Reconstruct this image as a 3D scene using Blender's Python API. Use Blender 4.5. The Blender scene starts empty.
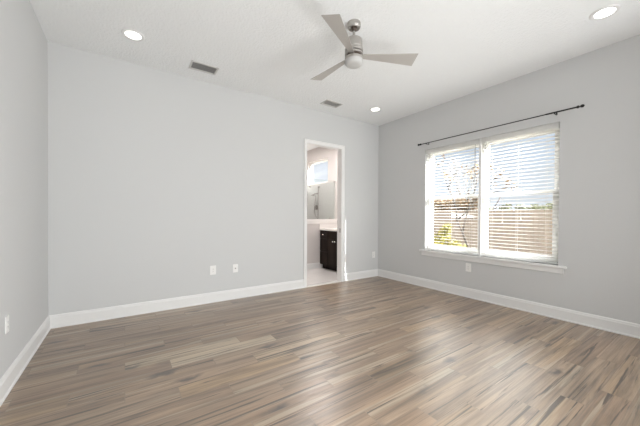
import bpy, bmesh, math, random
from mathutils import Vector, Matrix, noise
PI = math.pi
random.seed(7)
SC = bpy.context.scene
C = SC.collection

# ------------------------------------------------------------------ camera
YAW, ROLL, PITCH = 0.5998, 0.0044, -0.0087
F_PX, CX, CY = 285.75, 320.0, 218.51
CAM = Vector((0, 0, 1.2141))
fw = Vector((math.sin(YAW)*math.cos(PITCH), math.cos(YAW)*math.cos(PITCH), math.sin(PITCH)))
rt = Vector((math.cos(YAW), -math.sin(YAW), 0))
up = rt.cross(fw)
r2 = rt*math.cos(ROLL) + up*math.sin(ROLL)
u2 = -rt*math.sin(ROLL) + up*math.cos(ROLL)
cd = bpy.data.cameras.new('camera')
cam = bpy.data.objects.new('camera', cd); C.objects.link(cam)
cam.matrix_world = Matrix(((r2.x, u2.x, -fw.x, CAM.x), (r2.y, u2.y, -fw.y, CAM.y), (r2.z, u2.z, -fw.z, CAM.z), (0, 0, 0, 1)))
cd.sensor_fit = 'HORIZONTAL'; cd.sensor_width = 36
cd.lens = F_PX/640*36
cd.shift_y = (CY-213)/640
cd.clip_start = 0.02; cd.clip_end = 300
SC.camera = cam

# ------------------------------------------------------------------ exposure, world, sun, large lights
SC.view_settings.view_transform = 'Standard'
SC.view_settings.look = 'None'
SC.view_settings.gamma = 1
SC.view_settings.use_curve_mapping = False
SC.view_settings.exposure = 0.13
SC.cycles.max_bounces = 10
SC.cycles.diffuse_bounces = 6
SC.cycles.transparent_max_bounces = 16

W = bpy.data.worlds.new('sky'); SC.world = W; W.use_nodes = True
nt = W.node_tree; nt.nodes.clear()
def N(nt, t, **kw):
    n = nt.nodes.new(t)
    for k, v in kw.items():
        if k.startswith('i_'): n.inputs[k[2:].replace('_', ' ')].default_value = v
        else: setattr(n, k, v)
    return n
def ramp(nt, stops, interp='LINEAR'):
    r = nt.nodes.new('ShaderNodeValToRGB'); r.color_ramp.interpolation = interp
    e = r.color_ramp.elements
    while len(e) > 1: e.remove(e[-1])
    e[0].position = stops[0][0]; e[0].color = tuple(stops[0][1]) + (1,)
    for p, c in stops[1:]:
        k = e.new(p); k.color = tuple(c) + (1,)
    return r
tc = N(nt, 'ShaderNodeTexCoord')
sx = N(nt, 'ShaderNodeSeparateXYZ'); nt.links.new(tc.outputs['Generated'], sx.inputs[0])
# haze white at the horizon, soft blue above, boosted high up, out of view, to light the room
base = ramp(nt, [(0.0, (.84, .87, .90)), (0.07, (.72, .78, .87)), (0.20, (.57, .66, .80)), (0.36, (1.2, 1.3, 1.4)), (0.55, (12.0, 12.2, 12.4)), (1.0, (14.0, 14.2, 14.5))])
nt.links.new(sx.outputs['Z'], base.inputs[0])
mp = N(nt, 'ShaderNodeMapping'); mp.inputs['Scale'].default_value = (1.6, 1.6, 4.2)
nt.links.new(tc.outputs['Generated'], mp.inputs[0])
nz = N(nt, 'ShaderNodeTexNoise', i_Scale=2.3, i_Detail=6.0, i_Roughness=.6, i_Distortion=.4)
nt.links.new(mp.outputs[0], nz.inputs['Vector'])
cr = ramp(nt, [(.42, (0, 0, 0)), (.66, (1, 1, 1))]); nt.links.new(nz.outputs['Fac'], cr.inputs[0])
mx = N(nt, 'ShaderNodeMix', data_type='RGBA'); nt.links.new(cr.outputs[0], mx.inputs['Factor'])
bank = N(nt, 'ShaderNodeMapRange'); bank.inputs['From Min'].default_value = .72; bank.inputs['From Max'].default_value = .84   # a white cloud bank to the north
nt.links.new(sx.outputs['Y'], bank.inputs['Value'])
mb_ = N(nt, 'ShaderNodeMix', data_type='RGBA'); nt.links.new(bank.outputs[0], mb_.inputs['Factor']); nt.links.new(base.outputs[0], mb_.inputs['A']); mb_.inputs['B'].default_value = (.98, 1.0, 1.06, 1)
nt.links.new(mb_.outputs['Result'], mx.inputs['A']); mx.inputs['B'].default_value = (.66, .70, .76, 1)
bg = N(nt, 'ShaderNodeBackground', i_Strength=1.0); nt.links.new(mx.outputs['Result'], bg.inputs[0])
ow = N(nt, 'ShaderNodeOutputWorld'); nt.links.new(bg.outputs[0], ow.inputs[0])

def light(name, typ, loc, energy, color=(1, 1, 1), **kw):
    d = bpy.data.lights.new(name, typ); d.energy = energy; d.color = color
    for k, v in kw.items(): setattr(d, k, v)
    o = bpy.data.objects.new(name, d); C.objects.link(o); o.location = loc
    return o
sun = light('sun', 'SUN', (10, -10, 9), 31.0, (1, .98, .95), angle=math.radians(.6))
SUN_DIR = Vector((-.86, 1.93, -.985)).normalized()          # the way the sunlight travels
sun.rotation_euler = SUN_DIR.to_track_quat('-Z', 'Y').to_euler()
# unseen area lights added behind the camera to fill the room
fill = light('rear_fill', 'AREA', (1.9, -.40, 1.3), 18, (.97, .99, 1), shape='RECTANGLE', size=2.8, size_y=2.0)
fill.rotation_euler = Vector((0, 1, .45)).to_track_quat('-Z', 'Z').to_euler()
low = light('rear_low_fill', 'AREA', (1.3, -.30, .75), 40, (.97, .99, 1), shape='RECTANGLE', size=1.2, size_y=1.0)
low.rotation_euler = Vector((-.75, 1, .08)).to_track_quat('-Z', 'Y').to_euler()
lowr = light('hall_fill', 'AREA', (3.1, -2.2, 1.2), 95, (.97, .99, 1), shape='RECTANGLE', size=1.2, size_y=1.6)  # another added fill light, set back in the made-up hall
lowr.rotation_euler = Vector((-.4, 1, 0)).to_track_quat('-Z', 'Y').to_euler()
# sampling portal for the sky in the bedroom window
port = light('window_sky_portal', 'AREA', (4.5, 2.12, 1.5), 1, shape='RECTANGLE', size=1.9, size_y=1.8)
port.rotation_euler = Vector((-1, 0, 0)).to_track_quat('-Z', 'Z').to_euler()
port.data.cycles.is_portal = True
bath = light('bathroom_fill', 'AREA', (3.45, 4.9, 2.95), 30, (1, .945, .925), shape='DISK', size=.5)  # unseen light added to brighten the bathroom
shl = light('shower_fill', 'AREA', (3.3, 6.3, 2.98), 14, (1, .96, .93), shape='DISK', size=.3)  # second unseen light, added because the shower came out dark

# ------------------------------------------------------------------ materials
def mat(name, color, rough=.5, metal=0., spec=.5, **kw):
    m = bpy.data.materials.new(name); m.use_nodes = True
    b = m.node_tree.nodes['Principled BSDF']
    b.inputs['Base Color'].default_value = tuple(color) + (1,)
    b.inputs['Roughness'].default_value = rough; b.inputs['Metallic'].default_value = metal
    b.inputs['Specular IOR Level'].default_value = spec
    for k, v in kw.items(): b.inputs[k].default_value = v
    return m
def bump(m, scale, strength, dist=.01, detail=4, stretch=None):
    nt = m.node_tree; b = nt.nodes['Principled BSDF']
    tc = N(nt, 'ShaderNodeTexCoord')
    nz = N(nt, 'ShaderNodeTexNoise', i_Scale=scale, i_Detail=float(detail))
    if stretch:
        mp = N(nt, 'ShaderNodeMapping'); mp.inputs['Scale'].default_value = stretch
        nt.links.new(tc.outputs['Object'], mp.inputs[0]); nt.links.new(mp.outputs[0], nz.inputs['Vector'])
    else:
        nt.links.new(tc.outputs['Object'], nz.inputs['Vector'])
    bp = N(nt, 'ShaderNodeBump', i_Strength=strength, i_Distance=dist)
    nt.links.new(nz.outputs['Fac'], bp.inputs['Height']); nt.links.new(bp.outputs[0], b.inputs['Normal'])
    return m
def mottle(m, c1, c2, scale=6, stretch=(1, 1, 1), detail=4, lo=.35, hi=.65):
    nt = m.node_tree; b = nt.nodes['Principled BSDF']
    tc = N(nt, 'ShaderNodeTexCoord'); mp = N(nt, 'ShaderNodeMapping'); mp.inputs['Scale'].default_value = stretch
    nz = N(nt, 'ShaderNodeTexNoise', i_Scale=scale, i_Detail=float(detail))
    r = ramp(nt, [(lo, c1), (hi, c2)])
    nt.links.new(tc.outputs['Object'], mp.inputs[0]); nt.links.new(mp.outputs[0], nz.inputs['Vector'])
    nt.links.new(nz.outputs['Fac'], r.inputs[0]); nt.links.new(r.outputs[0], b.inputs['Base Color'])
    return m

M = {}
M['wall'] = bump(mat('wall_paint', (.622, .625, .622), .75, spec=.3), 90, .08, .004)
M['ceiling'] = bump(mat('ceiling_texture', (.85, .86, .86), .9, spec=.2), 52, .6, .012, 3)
M['trim'] = mat('trim_paint', (.80, .795, .785), .35)
M['vinyl'] = mat('window_vinyl', (.82, .81, .78), .4)
M['blind'] = mat('blind_white', (.86, .86, .845), .45)
_nt = M['blind'].node_tree; _tl = N(_nt, 'ShaderNodeBsdfTranslucent'); _tl.inputs[0].default_value = (.90, .90, .90, 1)
_mx = N(_nt, 'ShaderNodeMixShader'); _mx.inputs[0].default_value = .58
_nt.links.new(_nt.nodes['Principled BSDF'].outputs[0], _mx.inputs[1]); _nt.links.new(_tl.outputs[0], _mx.inputs[2])
_nt.links.new(_mx.outputs[0], _nt.nodes['Material Output'].inputs['Surface'])
M['cord'] = mat('cord_white', (.78, .76, .70), .8)
M['wand'] = mat('wand_clear_grey', (.30, .30, .30), .3)
M['black_metal'] = mat('rod_black', (.022, .021, .02), .4, .6)
M['nickel'] = mat('brushed_nickel', (.47, .447, .42), .52, .8)
M['dark_gap'] = mat('dark_bracket', (.10, .075, .06), .5, .4)
M['blade'] = bump(mat('fan_blade_silver', (.50, .475, .445), .42, .3), 60, .05, .002, 3, (1, 14, 1))
M['opal'] = mat('opal_glass', (.52, .515, .50), .3)
M['lens'] = mat('lamp_lens', (1, .98, .94), .4)
b = M['lens'].node_tree.nodes['Principled BSDF']
b.inputs['Emission Color'].default_value = (1, .97, .93, 1); b.inputs['Emission Strength'].default_value = 5
M['vent'] = mat('vent_paint', (.62, .61, .59), .5)
M['vent_dark'] = mat('vent_inside', (.26, .255, .25), .8)
M['vent_mid'] = mat('vent_damper', (.40, .395, .385), .7)
M['vent_slat'] = mat('vent_slat_grey', (.50, .495, .48), .6)
M['plate'] = mat('plate_plastic', (.84, .83, .81), .35)
M['slot'] = mat('socket_dark', (.12, .115, .11), .5)
M['espresso'] = mottle(mat('espresso_wood', (.02, .013, .010), .55, spec=.15), (.013, .008, .006), (.024, .015, .011), 8, (1, 1, .15))
M['quartz'] = mat('white_quartz', (.80, .77, .745), .25)
M['chrome'] = mat('chrome', (.70, .69, .68), .15, 1.)
M['bronze'] = mat('satin_fixture', (.34, .31, .30), .35, .9)
M['bath_wall'] = mat('bathroom_paint', (.66, .62, .60), .7)
M['glassclear'] = None
def glass(name, tint, alpha):
    m = bpy.data.materials.new(name); m.use_nodes = True; nt = m.node_tree; nt.nodes.clear()
    t = N(nt, 'ShaderNodeBsdfTransparent'); t.inputs[0].default_value = tuple(tint) + (1,)
    g = N(nt, 'ShaderNodeBsdfGlossy'); g.inputs['Roughness'].default_value = .02
    x = N(nt, 'ShaderNodeMixShader'); x.inputs[0].default_value = alpha
    o = N(nt, 'ShaderNodeOutputMaterial')
    nt.links.new(t.outputs[0], x.inputs[1]); nt.links.new(g.outputs[0], x.inputs[2]); nt.links.new(x.outputs[0], o.inputs[0])
    return m
M['pane'] = glass('window_glass', (.97, .98, .98), .012)
M['shower_glass'] = glass('shower_glass', (.95, .97, .96), .03)
def tile_mat(name, c1, c2, grout, bw, rh, rough=.3):
    m = mat(name, c1, rough); nt = m.node_tree; b = nt.nodes['Principled BSDF']
    tc = N(nt, 'ShaderNodeTexCoord')
    br = N(nt, 'ShaderNodeTexBrick', i_Scale=1.0); br.inputs['Brick Width'].default_value = bw; br.inputs['Row Height'].default_value = rh
    br.inputs['Mortar Size'].default_value = .002; br.inputs['Color1'].default_value = tuple(c1)+(1,); br.inputs['Color2'].default_value = tuple(c2)+(1,)
    br.inputs['Mortar'].default_value = tuple(grout)+(1,)
    return m, nt, b, tc, br
m, nt, b, tc, br = tile_mat('bathroom_floor_tile', (.68, .65, .63), (.65, .62, .60), (.52, .50, .48), .6, .3)
nt.links.new(tc.outputs['Object'], br.inputs['Vector']); nt.links.new(br.outputs['Color'], b.inputs['Base Color']); M['bath_floor'] = m
m, nt, b, tc, br = tile_mat('shower_wall_tile', (.55, .54, .53), (.53, .52, .51), (.46, .45, .44), .6, .3)
s = N(nt, 'ShaderNodeSeparateXYZ'); c = N(nt, 'ShaderNodeCombineXYZ'); a = N(nt, 'ShaderNodeMath', operation='ADD')
nt.links.new(tc.outputs['Object'], s.inputs[0]); nt.links.new(s.outputs['X'], a.inputs[0]); nt.links.new(s.outputs['Y'], a.inputs[1])
nt.links.new(a.outputs[0], c.inputs['X']); nt.links.new(s.outputs['Z'], c.inputs['Y']); nt.links.new(c.outputs[0], br.inputs['Vector'])
nt.links.new(br.outputs['Color'], b.inputs['Base Color']); M['shower_tile'] = m
# outdoors
M['ground'] = mottle(mat('dry_ground', (.3, .25, .17), .9), (.09, .078, .05), (.16, .135, .095), 3, (1, 1, 1), 6)
M['fence_wood'] = mottle(mat('fence_wood', (.3, .2, .15), .8), (.15, .118, .09), (.20, .158, .122), 3, (1, 6, .5))
M['bark'] = mottle(mat('bark', (.05, .04, .03), .9), (.03, .023, .018), (.07, .055, .042), 9, (1, 1, .2))
M['grey_bark'] = mottle(mat('grey_bark', (.3, .28, .26), .9), (.12, .11, .105), (.22, .21, .20), 9, (1, 1, .2))
M['patch'] = mat('pale_patch_tone', (.70, .62, .56), .9)
def leafmat(name, c1, c2):
    m = mat(name, c1, .7); nt = m.node_tree; b = nt.nodes['Principled BSDF']
    at = N(nt, 'ShaderNodeAttribute', attribute_name='shade')
    r = ramp(nt, [(0, c1), (1, c2)]); nt.links.new(at.outputs['Fac'], r.inputs[0]); nt.links.new(r.outputs[0], b.inputs['Base Color'])
    return m
M['leaf_russet'] = leafmat('russet_leaves', (.07, .045, .022), (.27, .175, .09))
M['leaf_yellow'] = leafmat('yellow_leaves', (.10, .10, .012), (.30, .25, .03))
M['leaf_green'] = leafmat('green_leaves', (.07, .075, .04), (.22, .23, .13))
M['leaf_grey'] = leafmat('grey_green_leaves', (.13, .14, .10), (.34, .36, .27))

# ------------------------------------------------------------------ mesh helpers
class MB:
    def __init__(s): s.bm = bmesh.new()
    def box(s, x0, x1, y0, y1, z0, z1, bev=0):
        r = bmesh.ops.create_cube(s.bm, size=1)['verts']
        for v in r: v.co = Vector(((x0+x1)/2+v.co.x*(x1-x0), (y0+y1)/2+v.co.y*(y1-y0), (z0+z1)/2+v.co.z*(z1-z0)))
        if bev:
            ed = list({e for v in r for e in v.link_edges})
            bmesh.ops.bevel(s.bm, geom=ed, offset=bev, segments=2, affect='EDGES', profile=.5)
        return s
    def quad(s, pts):
        return s.bm.faces.new([s.bm.verts.new(p) for p in pts])
    def tube(s, pts, radii, n=8, cap=True):
        pts = [Vector(p) for p in pts]
        if not isinstance(radii, (list, tuple)): radii = [radii]*len(pts)
        rings = []
        for i, p in enumerate(pts):
            d = (pts[min(i+1, len(pts)-1)]-pts[max(i-1, 0)]).normalized()
            a = d.orthogonal().normalized() if i == 0 else (pa - d*pa.dot(d)).normalized()
            pa = a; q = d.cross(a)
            rings.append([s.bm.verts.new(p+(a*math.cos(2*PI*k/n)+q*math.sin(2*PI*k/n))*radii[i]) for k in range(n)])
        for A, B in zip(rings, rings[1:]):
            for k in range(n): s.bm.faces.new((A[k], A[(k+1) % n], B[(k+1) % n], B[k])).smooth = True
        if cap:
            s.bm.faces.new(rings[0][::-1]); s.bm.faces.new(rings[-1])
        return s
    def lathe(s, prof, n=32, axis='Z', at=(0, 0, 0)):
        """prof: (radius, height) pairs, closed on the axis where radius is 0"""
        at = Vector(at); rings = []
        def P(r, h, k):
            a = 2*PI*k/n; x, y = r*math.cos(a), r*math.sin(a)
            return at + (Vector((x, y, h)) if axis == 'Z' else Vector((h, x, y)) if axis == 'X' else Vector((x, h, y)))
        for r, h in prof:
            rings.append([s.bm.verts.new(P(0, h, 0))] if r < 1e-6 else [s.bm.verts.new(P(r, h, k)) for k in range(n)])
        for A, B in zip(rings, rings[1:]):
            for k in range(n):
                a = A[k % len(A)], A[(k+1) % len(A)]; b2 = B[(k+1) % len(B)], B[k % len(B)]
                vs = []
                for v in (*a, *b2):
                    if v not in vs: vs.append(v)
                if len(vs) > 2: s.bm.faces.new(vs)
        return s
    def sphere(s, c, r, seg=16):
        bmesh.ops.create_uvsphere(s.bm, u_segments=seg, v_segments=seg//2, radius=r, matrix=Matrix.Translation(c)); return s
    def prism(s, prof, a, b, tr):
        """extrude closed 2-D profile between parameters a and b; tr(u, v, t) -> point"""
        A = [s.bm.verts.new(tr(u, v, a)) for u, v in prof]; B = [s.bm.verts.new(tr(u, v, b)) for u, v in prof]
        n = len(prof)
        for k in range(n): s.bm.faces.new((A[k], A[(k+1) % n], B[(k+1) % n], B[k]))
        s.bm.faces.new(A[::-1]); s.bm.faces.new(B); return s
    def build(s, name, m, parent=None, smooth=None, fix=True):
        if fix: bmesh.ops.recalc_face_normals(s.bm, faces=s.bm.faces)
        me = bpy.data.meshes.new(name); s.bm.to_mesh(me); s.bm.free()
        me.materials.append(M[m] if isinstance(m, str) else m)
        o = bpy.data.objects.new(name, me); C.objects.link(o)
        if parent is not None:
            o.parent = parent
        if smooth is not None:
            for p in me.polygons: p.use_smooth = True
            try: me.set_sharp_from_angle(angle=math.radians(smooth))
            except Exception: pass
        return o
def tag(o, label=None, cat=None, group=None, kind=None):
    if label: o['label'] = label
    if cat: o['category'] = cat
    if group: o['group'] = group
    if kind: o['kind'] = kind
    return o
def struct(o, label=None): o['kind'] = 'structure'; return o
def empty(name, loc, label, cat, group=None, rz=0):
    o = bpy.data.objects.new(name, None); C.objects.link(o); o.location = loc; o.rotation_euler.z = rz
    o.empty_display_size = .05
    return tag(o, label, cat, group)
def copy_tree(o, parent=None):
    c = o.copy(); C.objects.link(c)
    if parent is not None: c.parent = parent
    for ch in list(o.children): copy_tree(ch, c)
    return c

# ------------------------------------------------------------------ room shell
H = 3.05; D = 4.139; L = -.671; R = 4.268; Y0 = -.45
T = .115; D2 = D+T; YB = 7.06; XB = 1.9
def wall_open(mb, fixed, lo, hi, z1, op, ax):
    """box wall along one axis with openings op=(a,b,z0,z1); fixed=(c0,c1)"""
    def bx(a, b, z0, z1):
        if b-a < 1e-4 or z1-z0 < 1e-4: return
        if ax == 'x': mb.box(a, b, fixed[0], fixed[1], z0, z1)
        else: mb.box(fixed[0], fixed[1], a, b, z0, z1)
    p = lo
    for a, b, z0, zt in sorted(op):
        bx(p, a, 0, z1); bx(a, b, 0, z0); bx(a, b, zt, z1); p = b
    bx(p, hi, 0, z1)
    return mb
DX0, DX1, DZ = 2.542, 3.323, 2.470          # rough opening; an 18 mm jamb lines it
W0, W1, WZ0, WZ1 = 1.205, 3.04, .640, 2.352
struct(wall_open(MB(), (D, D2), L-.1, R, H, [(DX0, DX1, 0, DZ)], 'x').build('wall_back', 'wall'))
struct(MB().box(L-.12, L, Y0-.12, D, 0, H).build('wall_left', 'wall'))
struct(wall_open(MB(), (R, R+.17), Y0-.12, D2, H, [(W0, W1, WZ0, WZ1)], 'y').build('wall_right', 'wall'))
struct(wall_open(MB(), (Y0-.12, Y0), L, R, H, [(.1, 3.7, 0, 2.45)], 'x').build('wall_rear', 'wall'))  # wide opening made up to let the fill lights in
struct(MB().box(L-.12, R+.17, Y0-.12, D2, H, H+.12).build('ceiling', 'ceiling'))
# made-up hall shell behind the camera, added to keep the sun out
struct(MB().box(L-.12, L, -3.2, Y0-.12, 0, H).build('wall_added_hall_left', 'wall'))
struct(MB().box(R, R+.17, -3.2, Y0-.12, 0, H).build('wall_added_hall_right', 'wall'))
struct(MB().box(L-.12, R+.17, -3.3, -3.2, 0, H).build('wall_added_hall_rear', 'wall'))
struct(MB().box(L-.12, R+.17, -3.3, Y0-.12, H, H+.12).build('ceiling_added_hall', 'ceiling'))
struct(MB().box(L-.12, R+.17, -3.3, Y0-.12, -.12, 0).build('floor_added_hall', 'bath_floor'))

# plank floor: 6 x 36 inch planks with a one-third stagger, each plank its own random tone
def plank_material():
    m = mat('plank_tile', (.3, .22, .17), .3); nt = m.node_tree; b = nt.nodes['Principled BSDF']; lk = nt.links.new
    at = N(nt, 'ShaderNodeAttribute', attribute_name='plank'); sp = N(nt, 'ShaderNodeSeparateColor'); lk(at.outputs['Color'], sp.inputs[0])
    tc = N(nt, 'ShaderNodeTexCoord')
    off = N(nt, 'ShaderNodeVectorMath', operation='SCALE'); lk(at.outputs['Color'], off.inputs[0]); off.inputs['Scale'].default_value = 37.
    pos = N(nt, 'ShaderNodeVectorMath', operation='ADD'); lk(tc.outputs['Object'], pos.inputs[0]); lk(off.outputs[0], pos.inputs[1])
    def nz(stretch, scale, detail, rough=.55, dist=0.):
        mp = N(nt, 'ShaderNodeMapping'); mp.inputs['Scale'].default_value = stretch; lk(pos.outputs[0], mp.inputs[0])
        n = N(nt, 'ShaderNodeTexNoise', i_Scale=scale, i_Detail=float(detail), i_Roughness=rough, i_Distortion=dist); lk(mp.outputs[0], n.inputs['Vector'])
        return n.outputs['Fac']
    def mix(f, A, B, blend='MIX'):
        x = N(nt, 'ShaderNodeMix', data_type='RGBA', blend_type=blend)
        for v, s in ((f, 'Factor'), (A, 'A'), (B, 'B')):
            if hasattr(v, 'links'): lk(v, x.inputs[s])
            elif s == 'Factor': x.inputs[s].default_value = v
            else: x.inputs[s].default_value = tuple(v) + (1,)
        return x.outputs['Result']
    def rp(src, stops, interp='LINEAR'):
        r = ramp(nt, stops, interp); lk(src, r.inputs[0]); return r.outputs[0]
    g = lambda v: (v, v, v)
    base = rp(sp.outputs['Red'], [(0, PL[0]), (.35, PL[1]), (.65, PL[2]), (.88, PL[3]), (1, PL[4])])
    # broad soft figure along the plank
    fig = rp(nz((.5, 6, 1), 1.6, 5, .6, .8), [(.30, g(.5)), (.5, g(1.0)), (.68, g(1.32))])
    col = mix(1., base, fig, 'MULTIPLY')
    # hard-edged inlaid strips, pale and tan
    st = nz((.33, 11, 1), 1.5, 1, .3)
    pale = rp(st, [(.63, g(0)), (.645, g(.5))])
    col = mix(pale, col, PL[4])
    tan = rp(nz((.4, 9, 1), 1.3, 1, .3), [(.64, g(0)), (.66, g(.5))])
    col = mix(tan, col, PL[3])
    # fine grain and dark streaks
    gr = rp(nz((1.1, 48, 1), 2.2, 6, .65, .3), [(.30, g(.72)), (.5, g(1.)), (.70, g(1.14))])
    col = mix(1., col, gr, 'MULTIPLY')
    dk = rp(nz((.26, 9, 1), 2.0, 5, .60, 1.5), [(.572, g(0)), (.625, g(.92))])
    col = mix(dk, col, (.062, .047, .037))
    dk2 = rp(nz((.22, 18, 1), 1.7, 3, .5, .8), [(.55, g(0)), (.62, g(.45))])
    col = mix(dk2, col, (.12, .092, .072))
    # knots
    wob = N(nt, 'ShaderNodeTexNoise', i_Scale=9., i_Detail=3.); lk(pos.outputs[0], wob.inputs['Vector'])
    wv = N(nt, 'ShaderNodeVectorMath', operation='SCALE'); lk(wob.outputs['Color'], wv.inputs[0]); wv.inputs['Scale'].default_value = .10
    pk = N(nt, 'ShaderNodeVectorMath', operation='ADD'); lk(pos.outputs[0], pk.inputs[0]); lk(wv.outputs[0], pk.inputs[1])
    mp = N(nt, 'ShaderNodeMapping'); mp.inputs['Scale'].default_value = (1.5, 4.6, 1); lk(pk.outputs[0], mp.inputs[0])
    vo = N(nt, 'ShaderNodeTexVoronoi', i_Scale=1.0); lk(mp.outputs[0], vo.inputs['Vector'])
    kn = rp(vo.outputs['Distance'], [(.06, g(.9)), (.12, g(.45)), (.19, g(0))])
    col = mix(kn, col, (.075, .062, .055))
    lk(col, b.inputs['Base Color'])
    ro = rp(nz((1, 8, 1), 3, 3), [(.3, g(.283)), (.7, g(.345))]); lk(ro, b.inputs['Roughness'])
    b.inputs['IOR'].default_value = 2.1; b.inputs['Specular IOR Level'].default_value = .5
    bp = N(nt, 'ShaderNodeBump', i_Strength=.10, i_Distance=.004); lk(gr, bp.inputs['Height']); lk(bp.outputs[0], b.inputs['Normal'])
    return m
PL = [(.248, .162, .104), (.284, .195, .129), (.315, .227, .156), (.36, .246, .145), (.48, .40, .295)]
M['plank'] = plank_material()
M['grout'] = mat('grout', (.37, .32, .275), .9, spec=.1)
PW, PLEN, YR = .1535, .9195, .84
STAG = {0: 0.0, 1: .615, 2: .31}
tone = {}      # planks whose tone the photograph shows
for key, v in {(11, 0): .97, (12, 0): .96, (13, 0): .40, (9, 0): .45, (8, 0): .88, (7, 0): .6, (10, 1): .5, (14, 0): .35, (4, 0): .42, (3, 1): .35, (9, 1): .93, (2, 1): .55, (1, 1): .55, (1, 2): .6, (0, 2): .6, (0, 1): .55}.items(): tone[key] = v
fb = MB(); lay = fb.bm.loops.layers.float_color.new('plank'); rnd = random.Random(21)
gp = .0023
for row in range(-9, 22):
    y0 = YR+row*PW; y1 = y0+PW
    ya, yb = max(y0+gp, Y0-.12), min(y1-gp, D+.06)
    if yb-ya < .004: continue
    st = STAG[row % 3]; k0 = math.floor((L-st)/PLEN)
    for k in range(k0, k0+8):
        xa, xb = max(st+k*PLEN+gp, L), min(st+(k+1)*PLEN-gp, R)
        if xb-xa < .004: continue
        f = fb.quad([(xa, ya, 0), (xb, ya, 0), (xb, yb, 0), (xa, yb, 0)])
        t = tone.get((row, k), rnd.choice([.2, .28, .33, .38, .42, .5, .55, .6, .65, .7, .8])+rnd.uniform(-.06, .06))
        c = (max(0, min(1, t)), rnd.random(), rnd.random(), 1)
        for lp in f.loops: lp[lay] = c
fl = struct(fb.build('floor', 'plank', fix=False))
struct(MB().box(L-.12, R+.17, Y0-.12, D2-.055, -.12, -.0012).build('floor_grout', 'grout'))

# baseboards: square body, stepped top and a shoe strip
BBP = [(0, 0), (.022, 0), (.022, .012), (.014, .02), (.014, .112), (.010, .120), (.010, .128), (.006, .138), (0, .142)]
CAS0, CAS1 = DX0-.045, DX1+.045
def bb(name, a, b, tr): return struct(MB().prism(BBP, a, b, tr).build(name, 'trim'))
back_tr = lambda u, v, t: Vector((t, D-u, v))
mbb = MB(); mbb.prism(BBP, L, CAS0, back_tr); mbb.prism(BBP, CAS1, R, back_tr); struct(mbb.build('baseboard_back', 'trim'))
bb('baseboard_left', Y0, D, lambda u, v, t: Vector((L+u, t, v)))
bb('baseboard_right', Y0, D, lambda u, v, t: Vector((R-u, t, v)))

# bathroom doorway: jamb lining, stop and casing
j = MB()
for y0, y1, th in ((D-.004, D2+.004, .0),):
    j.box(DX0-.0, DX0+.018, y0, y1, 0, DZ); j.box(DX1-.018, DX1, y0, y1, 0, DZ); j.box(DX0+.018, DX1-.018, y0, y1, DZ-.018, DZ)
struct(j.build('trim_jamb', 'trim'))
def casing(name, yf, sgn):
    m = MB(); P = [(0, 0), (.057, 0), (.057, .02), (.048, .02), (.038, .014), (.010, .012), (0, .008)]
    xo0, xo1, zt = CAS0, CAS1, DZ+.045
    # left leg, right leg and head with mitred corners
    def leg(xo, dr):
        ring0 = [Vector((xo+dr*u2, yf+sgn*v, 0)) for u2, v in [(.057-u, v) for u, v in P]]
        ring1 = [Vector((xo+dr*u2, yf+sgn*v, zt-u2)) for u2, v in [(.057-u, v) for u, v in P]]
        A = [m.bm.verts.new(p) for p in ring0]; B = [m.bm.verts.new(p) for p in ring1]
        for k in range(len(A)): m.bm.faces.new((A[k], A[(k+1) % len(A)], B[(k+1) % len(A)], B[k]))
        m.bm.faces.new(A); return B
    A = leg(xo0, 1); B = leg(xo1, -1)
    for k in range(len(A)): m.bm.faces.new((A[k], A[(k+1) % len(A)], B[(k+1) % len(A)], B[k]))
    return struct(m.build(name, 'trim'))
cs = casing('trim_door_casing', D, -1)
struct(casing('trim_bathroom_casing', D2, 1))
sp = MB().box(DX1-.0195, DX1-.0175, D+.018, D+.046, .91, .985).build('strike_plate', 'bronze', cs)
struct(MB().box(DX0, DX1, D-.012, D2, -.02, .008, .003).build('trim_threshold', 'quartz'))

# ------------------------------------------------------------------ bathroom shell
struct(MB().box(XB, R, D2-.055, YB, -.12, -.001).build('floor_bathroom', 'bath_floor'))
struct(MB().box(XB-.1, R+.17, D2, YB+.1, H, H+.12).build('ceiling_bathroom', 'ceiling'))
struct(MB().box(XB-.1, XB, D2, YB, 0, H).build('wall_bathroom_left', 'bath_wall'))
struct(MB().box(XB-.1, R+.17, YB, YB+.1, 0, H).build('wall_bathroom_far', 'bath_wall'))
BW0, BW1, BZ0, BZ1 = 5.90, 6.86, 2.075, 2.705
struct(wall_open(MB(), (R, R+.17), D2, YB, H, [(BW0, BW1, BZ0, BZ1)], 'y').build('wall_bathroom_right', 'bath_wall'))
KY = 5.5; KX = 2.95
struct(MB().box(KX, R, KY, KY+.12, 0, 1.10).build('wall_knee', 'bath_wall'))
kc = MB().box(KX-.01, R, KY-.012, KY+.132, 1.10, 1.138, .004).box(KX, R, KY-.008, KY+.001, 1.035, 1.10)
struct(kc.build('trim_knee_cap', 'quartz'))
struct(MB().prism(BBP[:1]+[(.014, 0), (.014, .115), (.008, .125), (0, .13)], KX, 3.83, lambda u, v, t: Vector((t, KY-u, v))).build('baseboard_knee', 'trim'))
struct(MB().box(R-.012, R, KY+.12, YB, 0, 2.055).box(XB, R-.012, YB-.012, YB, 0, 2.055).build('wall_shower_tile', 'shower_tile'))
# small high bathroom window
wf = MB()
def frame_x(m, x0, x1, a0, a1, z0, z1, w, w2=None):
    w2 = w2 or w
    m.box(x0, x1, a0, a0+w, z0, z1); m.box(x0, x1, a1-w, a1, z0, z1)
    m.box(x0, x1, a0+w, a1-w, z0, z0+w2); m.box(x0, x1, a0+w, a1-w, z1-w2, z1)
    return m
frame_x(wf, R+.07, R+.15, BW0, BW1, BZ0, BZ1, .045)
wf = struct(wf.build('window_2', 'vinyl'))
MB().box(R+.105, R+.111, BW0+.045, BW1-.045, BZ0+.045, BZ1-.045).build('pane', 'pane', wf)

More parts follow.
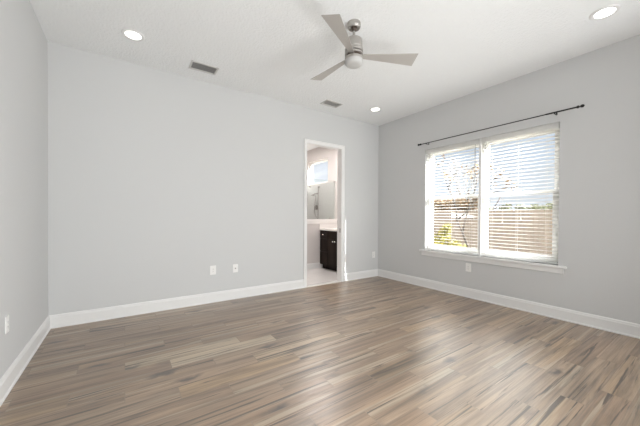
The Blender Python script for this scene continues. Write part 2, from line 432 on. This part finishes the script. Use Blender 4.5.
# ------------------------------------------------------------------ bedroom window
WM = (W0+W1)/2
f = frame_x(MB(), R+.075, R+.155, W0, W1, WZ0, WZ1, .045)
f.box(R+.07, R+.155, WM-.03, WM+.03, WZ0+.045, WZ1-.045)
win = struct(f.build('window_1', 'vinyl'))
for a, b in ((W0+.045, WM-.03), (WM+.03, W1-.045)):
    zr = 1.535
    up_s = frame_x(MB(), R+.118, R+.143, a, b, zr-.02, WZ1-.045, .034).build('upper_sash', 'vinyl', win)
    MB().box(R+.128, R+.132, a+.034, b-.034, zr+.014, WZ1-.079).build('pane', 'pane', up_s)
    lo = frame_x(MB(), R+.085, R+.115, a, b, WZ0+.045, zr+.022, .040, .044)
    lo = lo.build('lower_sash', 'vinyl', win)
    MB().box(R+.098, R+.102, a+.040, b-.040, WZ0+.089, zr-.022).build('pane', 'pane', lo)
    MB().box(R+.075, R+.112, (a+b)/2-.03, (a+b)/2+.03, zr+.022, zr+.036, .003).build('sash_lock', 'vinyl', lo)
# stool and apron
s = MB().box(R-.045, R+.075, W0-.085, W1+.085, WZ0-.03, WZ0, .005)
s.box(R-.018, R, W0-.055, W1+.055, WZ0-.095, WZ0-.03, .003)
struct(s.build('trim_window_sill', 'trim'))
# slim post between the two blinds
struct(MB().box(R-.004, R+.028, WM-.015, WM+.015, WZ0, WZ1).build('trim_window_post', 'trim'))

def make_blind(y0, y1, label, wand_side, cords):
    root = empty('window_blind', (R+.03, (y0+y1)/2, WZ0), label, 'blind', 'white slat blinds in the bedroom window')
    w = y1-y0; h = w/2; zt = WZ1-WZ0-.004
    v = MB().box(-.034, -.024, -h, h, zt-.075, zt, .003)
    v.box(-.024, -.004, -h, -h+.008, zt-.075, zt).box(-.024, -.004, h-.008, h, zt-.075, zt)
    v.build('valance', 'blind', root)
    MB().box(-.022, .034, -h+.009, h-.009, zt-.05, zt).build('head_rail', 'blind', root)
    sl = MB(); pitch = .0465; z = .062; n = 0
    while z < zt-.085:
        prof = []
        K = 6
        for i in range(K+1):
            u = -.025+.05*i/K; prof.append((u, .0030*(1-(2*i/K-1)**2)+.0034+u*TILT))
        for i in range(K, -1, -1):
            u = -.025+.05*i/K; prof.append((u, .0022*(1-(2*i/K-1)**2)+u*TILT))
        sl.prism([(u, vv+z) for u, vv in prof], -h+.006, h-.006, lambda u, vv, t: Vector((u, t, vv)))
        z += pitch; n += 1
    sl.build('slats', 'blind', root)
    MB().box(-.026, .026, -h+.006, h-.006, .006, .030, .004).build('bottom_rail', 'blind', root)
    for yy in (-h*.72, 0, h*.72):
        c = MB()
        for xx in (-.027, .027): c.tube([(xx, yy, .03), (xx, yy, zt-.06)], .0011, 5)
        c.build('ladder_cord', 'cord', root)
    MB().tube([(-.036, wand_side, zt-.07), (-.042, wand_side, zt-.11), (-.042, wand_side, zt-.62)], [.003, .004, .0045], 8).build('tilt_wand', 'wand', root)
    for yy, zz in cords:
        c = MB().tube([(-.036, yy, zt-.07), (-.038, yy, zz)], .0014, 5).build('lift_cord', 'cord', root)
        MB().lathe([(0, .03), (.004, .028), (.009, .004), (.0085, 0), (0, -.001)], 12, 'Z', (-.038, yy, zz-.028)).build('tassel', 'cord', c)
    return root
TILT = -.06
GAP = .022
make_blind(WM+GAP, W1-.006, 'white horizontal slat blind on the bathroom door side of the window, yellow bush behind it', -.40, [(-.385, .55)])
make_blind(W0+.006, WM-GAP, 'white horizontal slat blind with dangling tassels, nearest the thick end of the curtain rod', .385, [(.16, .51), (-.06, .565)])

# curtain rod over the window
rod = empty('curtain_rod', (R, WM, 2.449), 'thin black curtain rod fixed above the bedroom window', 'curtain rod')
XR = -.075; RY1, RY0 = 3.085, 1.025
MB().tube([(XR, RY1-WM, 0), (XR, 1.22-WM, 0)], .0062, 10).build('thin_tube', 'black_metal', rod)
MB().tube([(XR, 1.32-WM, 0), (XR, RY0-WM, 0)], .0088, 10).build('thick_tube', 'black_metal', rod)
def finial(y, sg):
    p = [(0, -.006), (.012, -.004), (.016, .003), (.016, .012), (.012, .018), (.006, .022), (.007, .026), (.014, .032), (.018, .043), (.015, .055), (.006, .063), (0, .065)]
    o = MB().lathe([(r, sg*hh) for r, hh in p], 16, 'Y', (XR, y, 0)).build('finial', 'black_metal', rod, smooth=50)
finial(RY1-.005-WM, 1); finial(RY0+.005-WM, -1)
for y in (2.975-WM, 1.235-WM):
    b = MB().box(-.004, 0, y-.008, y+.008, -.018, .012, .002).box(XR-.003, -.004, y-.003, y+.003, -.018, -.012)
    b.tube([(XR-.013, y, .004), (XR-.012, y, -.010), (XR, y, -.016), (XR+.012, y, -.010), (XR+.013, y, .004)], .004, 8)
    b.build('bracket', 'black_metal', rod)

# ------------------------------------------------------------------ ceiling fan
FX, FY = 1.806, 2.081
fan = empty('ceiling_fan', (FX, FY, H), 'brushed nickel ceiling fan with three flared silver blades and a white glass light', 'ceiling fan')
MB().lathe([(0, 0), (.064, 0), (.065, -.018), (.062, -.038), (.054, -.050), (.048, -.051), (.044, -.040), (0, -.036)], 36).build('canopy', 'nickel', fan, smooth=40)
MB().lathe([(0, -.036), (.027, -.038), (.028, -.052), (.022, -.068), (.014, -.076), (0, -.076)], 24).build('hanger_ball', 'dark_gap', fan, smooth=40)
MB().lathe([(0, -.07), (.0125, -.07), (.0125, -.132), (.022, -.136), (.022, -.15), (0, -.15)], 20).build('downrod', 'nickel', fan, smooth=40)
MB().lathe([(0, -.148), (.050, -.149), (.073, -.156), (.080, -.168), (.080, -.236), (.077, -.240), (0, -.240)], 40).build('motor_housing', 'nickel', fan, smooth=35)
MB().lathe([(0, -.238), (.068, -.238), (.068, -.352), (0, -.352)], 32).build('motor_core', 'dark_gap', fan, smooth=35)
for z0, z1 in ((-.276, -.247), (-.303, -.287), (-.350, -.330)):
    MB().lathe([(.0685, z0), (.085, z0), (.0865, z0+.003), (.0865, z1-.003), (.085, z1), (.0685, z1), (.0685, z0)], 40).build('motor_band', 'nickel', fan, smooth=35)
MB().lathe([(0, -.351), (.084, -.352), (.0855, -.362), (.084, -.382), (.076, -.395), (.058, -.403), (.03, -.408), (0, -.409)], 40).build('glass_shade', 'opal', fan, smooth=45)
def blade_mb():
    m = MB(); R0, R1, w0, w1, th = .055, .606, .024, .078, .005
    def sec(x, w): return [(x, -w, th/2), (x, w, th/2), (x, w, -th/2), (x, -w, -th/2)]
    rings = [[m.bm.verts.new(p) for p in sec(R0+(R1-R0)*t, w0+(w1-w0)*t)] for t in (0, .25, .5, .75, 1)]
    for A, B in zip(rings, rings[1:]):
        for k in range(4): m.bm.faces.new((A[k], A[(k+1) % 4], B[(k+1) % 4], B[k]))
    m.bm.faces.new(rings[0]); m.bm.faces.new(rings[-1])
    return m
for ang in (-148, -28.3, 93):
    bl = blade_mb().build('blade', 'blade', fan)
    bl.matrix_basis = Matrix.Translation((0, 0, -.309)) @ Matrix.Rotation(math.radians(ang), 4, 'Z') @ Matrix.Rotation(math.radians(-13), 4, 'X')
    MB().box(.055, .125, -.016, .016, .0025, .0065, .001).build('blade_bracket', 'dark_gap', bl)

# ------------------------------------------------------------------ ceiling lights and vents
def make_light(x, y, label, grp='recessed ceiling lights'):
    r = empty('ceiling_light', (x, y, H), label, 'ceiling light', grp)
    MB().lathe([(.070, -.001), (.070, -.008), (.078, -.012), (.096, -.010), (.102, -.003), (.102, 0), (.070, -.001)], 40).build('trim_ring', 'trim', r, smooth=40)
    MB().lathe([(0, -.006), (.0705, -.006), (.0705, -.001), (0, -.001)], 36).build('lens', 'lens', r)
    return r
make_light(.075, 3.49, 'round recessed ceiling light near the left wall, beside the louvred vent')
make_light(3.55, 3.52, 'small far recessed ceiling light over the corner past the bathroom door')
make_light(3.55, .69, 'round recessed ceiling light nearest the window wall, top corner of the room')
make_light(.075, .69, 'recessed ceiling light behind the camera')
def make_vent(x0, x1, y0, y1, label, slat_m, back_m, n):
    r = empty('ceiling_vent', ((x0+x1)/2, (y0+y1)/2, H), label, 'vent', None)
    a, b = (x1-x0)/2, (y1-y0)/2; w = .022
    fr = MB().box(-a, -a+w, -b, b, -.009, 0, .002).box(a-w, a, -b, b, -.009, 0, .002).box(-a+w, a-w, -b, -b+w, -.009, 0, .002).box(-a+w, a-w, b-w, b, -.009, 0, .002)
    fr.build('frame', 'vent', r)
    MB().box(-a+w, a-w, -b+w, b-w, -.002, -.0005).build('duct_opening', back_m, r)
    s = MB(); step = (2*b-2*w)/n
    for k in range(n):
        y = -b+w+step*(k+.5)
        s.prism([(y-step*.42, -.0085), (y-step*.42+.0015, -.0085), (y+step*.42, -.0025), (y+step*.42-.0015, -.0025)], -a+w, a-w, lambda u, v, t: Vector((t, u, v)))
    s.build('louvres', slat_m, r)
    return r
make_vent(.655, .975, 3.655, 3.865, 'dark louvred ceiling vent near the round light by the left wall', 'vent_slat', 'vent_dark', 7)
make_vent(2.63, 2.955, 3.665, 3.86, 'pale louvred ceiling vent above the bathroom doorway', 'vent', 'vent_mid', 5)

# ------------------------------------------------------------------ wall plates (local: x right, z up, facing -y)
def make_outlet(label, kind, loc, rz, grp=None):
    r = empty('wall_outlet' if kind == 'duplex' else 'cable_jack', loc, label, 'outlet' if kind == 'duplex' else 'jack', grp, rz)
    w, hh = (.032, .058) if abs(rz-PI/2) < .01 else (.040, .0625) if kind == 'duplex' else (.037, .059)
    MB().box(-w, w, -.006, 0, -hh, hh, .002).build('face_plate', 'plate', r)
    if kind == 'duplex':
        MB().box(-.0165, .0165, -.008, -.0055, -.033, .033, .001).build('receptacle', 'plate', r)
        for zz in (.016, -.016):
            s = MB().box(-.0075, -.0055, -.0084, -.0078, zz-.004, zz+.005).box(.0050, .0070, -.0084, -.0078, zz-.004, zz+.004)
            s.box(-.002, .002, -.0084, -.0078, zz-.011, zz-.008)
            s.build('socket_slots', 'slot', r)
    else:
        MB().lathe([(0, -.006), (.0095, -.006), (.0095, -.009), (.0055, -.010), (.0055, -.018), (0, -.018)], 14, 'Y').build('coaxial_port', 'bronze', r)
    return r
make_outlet('white duplex wall outlet on the back wall, left of the cable jack', 'duplex', (1.02, D, .45), 0)
make_outlet('white cable jack plate with a dark round port on the back wall', 'coax', (1.335, D, .445), 0)
make_outlet('white outlet on the back wall in the corner past the doorway', 'duplex', (4.14, D, .44), 0)
make_outlet('white outlet on the window wall, low under the sill', 'duplex', (R, 2.28, .45), -PI/2)
make_outlet('white outlet on the left wall, seen edge on', 'duplex', (L, 2.83, .46), PI/2)

# ------------------------------------------------------------------ bathroom furniture
van = empty('bathroom_vanity', (3.75, 4.92, 0), 'dark espresso bathroom vanity cabinet seen through the doorway', 'vanity')
VY0, VY1 = 4.36-4.92, 5.487-4.92; VD = R-.002-3.75
MB().box(.018, VD, VY0, VY1, .10, .888).build('cabinet_body', 'espresso', van)
MB().box(.085, VD, VY0+.004, VY1-.004, 0, .10).build('toe_kick', 'espresso', van)
def front(name, y0, y1, z0, z1, knob=None, shaker=True):
    m = MB().box(.004, .018, y0, y1, z0, z1, .0015)
    fr = .045
    if z1-z0 > .15 and y1-y0 > .12:
        m.box(0, .005, y0, y0+fr, z0, z1).box(0, .005, y1-fr, y1, z0, z1).box(0, .005, y0+fr, y1-fr, z0, z0+fr).box(0, .005, y0+fr, y1-fr, z1-fr, z1)
    o = m.build(name, 'espresso', van)
    if knob:
        MB().lathe([(0, .001), (.006, .001), (.006, -.014), (.013, -.018), (.0155, -.024), (.012, -.030), (0, -.031)], 16, 'X', (0, knob[0], knob[1])).build('knob', 'chrome', o, smooth=50)
    return o
for (a, b) in ((5.175, 5.478), (4.368, 4.672)):
    for z0, z1 in ((.705, .88), (.41, .695), (.112, .40)):
        front('drawer', a-4.92, b-4.92, z0, z1, ((a+b)/2-4.92, (z0+z1)/2) if z0 > .6 else None)
front('false_drawer_front', 4.682-4.92, 5.165-4.92, .705, .88)
front('door', 4.928-4.92, 5.165-4.92, .112, .695, (.040, .652))
front('door', 4.682-4.92, 4.922-4.92, .112, .695, (-.032, .652))
ct = empty('countertop', (3.73, D2, .888), 'white quartz countertop with splash on the dark vanity', 'countertop')
MB().box(0, R-3.73-.001, .012, KY-D2-.014, 0, .035, .003).build('slab', 'quartz', ct)
MB().box(0, R-3.73-.02, KY-D2-.034, KY-D2-.014, .035, .14, .002).build('side_splash', 'quartz', ct)
MB().box(R-3.73-.02, R-3.73-.001, .012, KY-D2-.014, .035, .14, .002).build('back_splash', 'quartz', ct)
gp_ = empty('shower_glass_panel', (R, KY+.06, 1.138), 'clear glass shower panel standing on the low wall behind the vanity', 'shower panel')
MB().box(KX-R+.02, -.013, -.005, .005, .004, .94).build('pane', 'shower_glass', gp_)
for x0, x1, z0, z1 in ((-.065, -.012, .895, .935), (-.20, -.15, 0, .04), (-1.10, -1.05, 0, .04)):
    MB().box(x0, x1, -.012, .012, z0, z1, .002).build('clamp', 'chrome', gp_)
sh = empty('shower_rail', (R-.012, 6.24, 1.14), 'slide rail hand shower on the grey tiled wall seen through the doorway', 'shower')
MB().tube([(-.05, 0, -.05), (-.05, 0, .86)], .010, 10).build('slide_bar', 'bronze', sh)
for zz in (-.03, .84): MB().tube([(0, 0, zz), (-.05, 0, zz)], .012, 10).build('bar_mount', 'bronze', sh)
MB().tube([(-.05, 0, .66), (-.08, .03, .66), (-.10, .10, .66), (-.11, .16, .64)], [.014, .012, .012, .012], 10).lathe([(0, .02), (.03, .015), (.05, 0), (.05, -.012), (0, -.014)], 20, 'Z', (-.11, .17, .63)).build('hand_shower', 'bronze', sh)
hose = [(-.06+.02*math.sin(t*PI), .14*(1-abs(2*t-1)**1.5)+.10*(1-t), .62-.62*t-.12*math.sin(t*PI)) for t in [i/16 for i in range(17)]]
MB().tube(hose, .007, 8).build('hose', 'bronze', sh)
MB().lathe([(0, 0), (.07, 0), (.07, -.012), (.03, -.016), (.03, -.05), (0, -.052)], 24, 'X', (0, .15, .30)).box(-.06, -.045, .14, .16, .24, .30, .003).build('mixer_valve', 'bronze', sh)
hd = empty('shower_sprayer', (R-.012, 6.72, 2.13), 'dark shower head on an arm under the small bathroom window', 'shower head')
hd.location.z = 2.02
MB().tube([(0, 0, 0), (-.08, 0, .06), (-.16, 0, .075), (-.22, 0, .05)], .010, 10).lathe([(0, 0), (.03, 0), (.03, -.008), (0, -.009)], 16, 'X').build('arm', 'bronze', hd)
MB().lathe([(0, .03), (.015, .025), (.02, .01), (.09, 0), (.095, -.01), (0, -.012)], 24, 'Z', (-.22, 0, .03)).build('spray_head', 'bronze', hd)

# ------------------------------------------------------------------ outdoors
GZ = -.42
FXX = 10.9
g = MB(); gr_ = []
for i in range(24):
    row = []
    for k in range(40):
        x = 4.45+i*2.2; y = -30+k*2.2
        z = GZ + (noise.noise(Vector((x*.15, y*.15, 0)))*.08 if x > 6 else 0)
        row.append(g.bm.verts.new((x, y, z)))
    gr_.append(row)
for i in range(23):
    for k in range(39): g.bm.faces.new((gr_[i][k], gr_[i+1][k], gr_[i+1][k+1], gr_[i][k+1]))
o = struct(g.build('ground', 'ground')); 
fence = empty('wooden_fence', (FXX, 6, GZ), 'brown wooden board fence beyond the window', 'fence')
bd = MB(); rz = random.Random(4); y = -9.0
while y < 10:
    t = 1.87+rz.uniform(-.012, .012)
    bd.box(-.01, .01, y, y+.138, .04, t-.03).box(-.01, .01, y+.02, y+.118, t-.03, t); y += .143
bd.build('boards', 'fence_wood', fence)
for zz in (.35, 1.0, 1.6): MB().box(.01, .05, -9, 10, zz, zz+.09).build('rail', 'fence_wood', fence)
for k in range(9): MB().box(.01, .10, -9+k*2.37, -8.91+k*2.37, 0, 1.80).build('post', 'fence_wood', fence)
# pale peaked patch added on the fence for an unidentified pale shape
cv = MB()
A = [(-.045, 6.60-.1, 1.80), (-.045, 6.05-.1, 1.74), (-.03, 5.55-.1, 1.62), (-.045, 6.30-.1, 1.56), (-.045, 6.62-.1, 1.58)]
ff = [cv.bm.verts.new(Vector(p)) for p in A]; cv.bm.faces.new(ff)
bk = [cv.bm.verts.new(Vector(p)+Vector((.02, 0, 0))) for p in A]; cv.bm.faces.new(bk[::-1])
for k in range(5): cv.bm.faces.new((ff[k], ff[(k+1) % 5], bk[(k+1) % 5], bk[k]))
cvo = cv.build('pale_patch', 'patch'); cvo.location = (FXX, 0, GZ); tag(cvo, 'pale pointed patch of unknown kind, added on the brown fence', 'patch')

def leaves(name, m, parent, blobs, n, size, seed):
    """leaf cards, each with its own direction and shade, gathered round blob centres (centre, radius)"""
    r = random.Random(seed); me = MB(); lay = me.bm.faces.layers.float.new('shade')
    for _ in range(n):
        c, rad = blobs[r.randrange(len(blobs))]
        d = Vector((r.gauss(0, 1), r.gauss(0, 1), r.gauss(0, 1))).normalized()*rad*r.random()**.4
        p = Vector(c)+d
        a = Vector((r.gauss(0, 1), r.gauss(0, 1), r.gauss(0, .7))).normalized(); b2 = a.orthogonal().normalized()
        b2 = Matrix.Rotation(r.uniform(0, 6.28), 3, a) @ b2
        s2 = size*r.uniform(.6, 1.4)
        f = me.quad([p-a*s2, p-b2*s2*.45, p+a*s2, p+b2*s2*.45]); f[lay] = r.random()
    o = me.build(name, m, parent, fix=False)
    return o
def branches(m, p, d, ln, rad, depth, r, tips, spread=.55):
    p = Vector(p); pts = [p]; n = 4
    for i in range(n):
        d = (d+Vector((r.gauss(0, .12), r.gauss(0, .12), r.gauss(.03, .08)))).normalized()
        pts.append(pts[-1]+d*ln/n)
    m.tube(pts, [rad*(1-.45*i/n) for i in range(n+1)], 6 if depth > 1 else 4)
    if depth == 0: tips.append(pts[-1]); return
    for k in range(r.choice((2, 3, 3))):
        nd = (d+Vector((r.gauss(0, spread), r.gauss(0, spread), r.gauss(.1, spread*.6)))).normalized()
        branches(m, pts[r.choice((-1, -1, -2))], nd, ln*r.uniform(.62, .8), rad*.55, depth-1, r, tips, spread)
def tree(name, loc, height, label, leafm, nleaf, lsize, blobr, depth, seed, barkm='bark', trunk=.1, lean=(0, 0, 1), spread=.55, cat='tree', frac=.42, group=None):
    t = empty(name, loc, label, cat, group); r = random.Random(seed); m = MB(); tips = []
    branches(m, (0, 0, -.05), Vector(lean).normalized(), height*frac, trunk, depth, r, tips, spread)
    m.build('trunk', barkm, t)
    if nleaf: leaves('foliage', leafm, t, [(p, blobr*r.uniform(.7, 1.2)) for p in tips], nleaf, lsize, seed+1)
    return t
# placing helper: world point on the ray through a photograph pixel, at a given world x (distance from the window wall)
def at(X, Y, x):
    d = fw + r2*((X-CX)/F_PX) + u2*((CY-Y)/F_PX)
    return CAM + d*(x/d.x)
p = at(450, 216, 13.2)
rt_ = empty('russet_tree', (p.x, p.y, GZ), 'wide russet leafed tree standing above the fence, seen through the bathroom-side blind', 'tree')
tm = MB(); rr = random.Random(12); tips = []
for k in range(7): branches(tm, (0, (k-3)*.06, -.05), Vector((rr.uniform(-.2, .2), (k-3)*.22, 1)).normalized(), 1.9, .06, 1, rr, tips, .35)
tm.build('trunk', 'bark', rt_)
leaves('foliage', 'leaf_russet', rt_, [((rr.uniform(-.4, .4), -1.35+2.7*k/15, rr.uniform(1.85, 2.45)), rr.uniform(.28, .42)) for k in range(16)], 4200, .07, 12)
p = at(476, 216, 9.2); tree('leaning_tree', (p.x, p.y-.05, GZ), 2.9, 'slim dark trunk leaning beside the window post outside', 'leaf_russet', 220, .06, .30, 2, 5, trunk=.05, lean=(-.1, .33, 1), frac=.6)
p = at(447, 200, 17.); tree('bare_tree', (p.x, p.y, GZ), 7.6, 'bare grey tree with fine branches against the sky', 'leaf_grey', 0, .1, .5, 5, 23, 'grey_bark', .13, spread=.42, frac=.30)
def bush(name, loc, blobs, label, m, n, ls, seed, group=None):
    t = empty(name, loc, label, 'bush', group); r = random.Random(seed); s = MB()
    for c, rad in blobs: s.tube([(0, 0, -.05), (c[0]*.5, c[1]*.5, c[2]*.6), c], [.02, .014, .006], 5)
    s.build('stems', 'bark', t); leaves('foliage', m, t, blobs, n, ls, seed); return t
p = at(449, 244, 6.6)
bush('yellow_bush', (p.x, p.y, GZ), [((0, .12, 1.22), .16), ((0, .35, .95), .24), ((0, .1, .92), .28), ((.1, -.15, .80), .26), ((0, .22, .50), .32), ((0, -.15, .46), .32), ((-.05, -.38, .62), .24), ((0, .05, 1.36), .1)],
     'yellow and green leafy bush close outside the window', 'leaf_yellow', 2400, .040, 3)
# row of trees beyond the fence
for i, (X, Yt, x, bl, lm) in enumerate([(489, 202.5, 52, .8, 'leaf_grey'), (505.5, 203, 52, .85, 'leaf_green'), (522, 202, 52, .85, 'leaf_grey'), (538, 203.5, 52, .85, 'leaf_green')]):
    p = at(X, Yt, x); hgt = p.z-GZ
    t = empty('distant_tree', (p.x, p.y, GZ), ['grey-green distant tree low above the fence, first from the window post', 'dark distant tree low above the fence, second from the window post', 'grey-green distant tree low above the fence, third from the window post', 'dark distant tree low above the fence beside the taller bushy tree'][i], 'tree', 'distant trees above the fence')
    MB().tube([(0, 0, -.1), (0, 0, hgt*.8)], [.12, .05], 6).build('trunk', 'bark', t)
    rr = random.Random(i); leaves('foliage', lm, t, [((rr.uniform(-1, 1)*.4, rr.uniform(-1, 1)*.5, hgt*rr.uniform(.45, .90)), .5) for _ in range(9)], 900, .2, i+60)
p = at(551, 199, 14.5); hgt = p.z-GZ
t = empty('dark_tree', (p.x, p.y, GZ), 'dark green bushy tree above the fence at the window edge under the rod end', 'tree')
MB().tube([(0, 0, -.1), (0, 0, hgt*.8)], [.1, .04], 6).build('trunk', 'bark', t)
rr = random.Random(9); leaves('foliage', 'leaf_green', t, [((rr.uniform(-.5, .5), rr.uniform(-.62, .62), hgt*rr.uniform(.55, .92)), .34) for _ in range(9)], 1600, .085, 77)
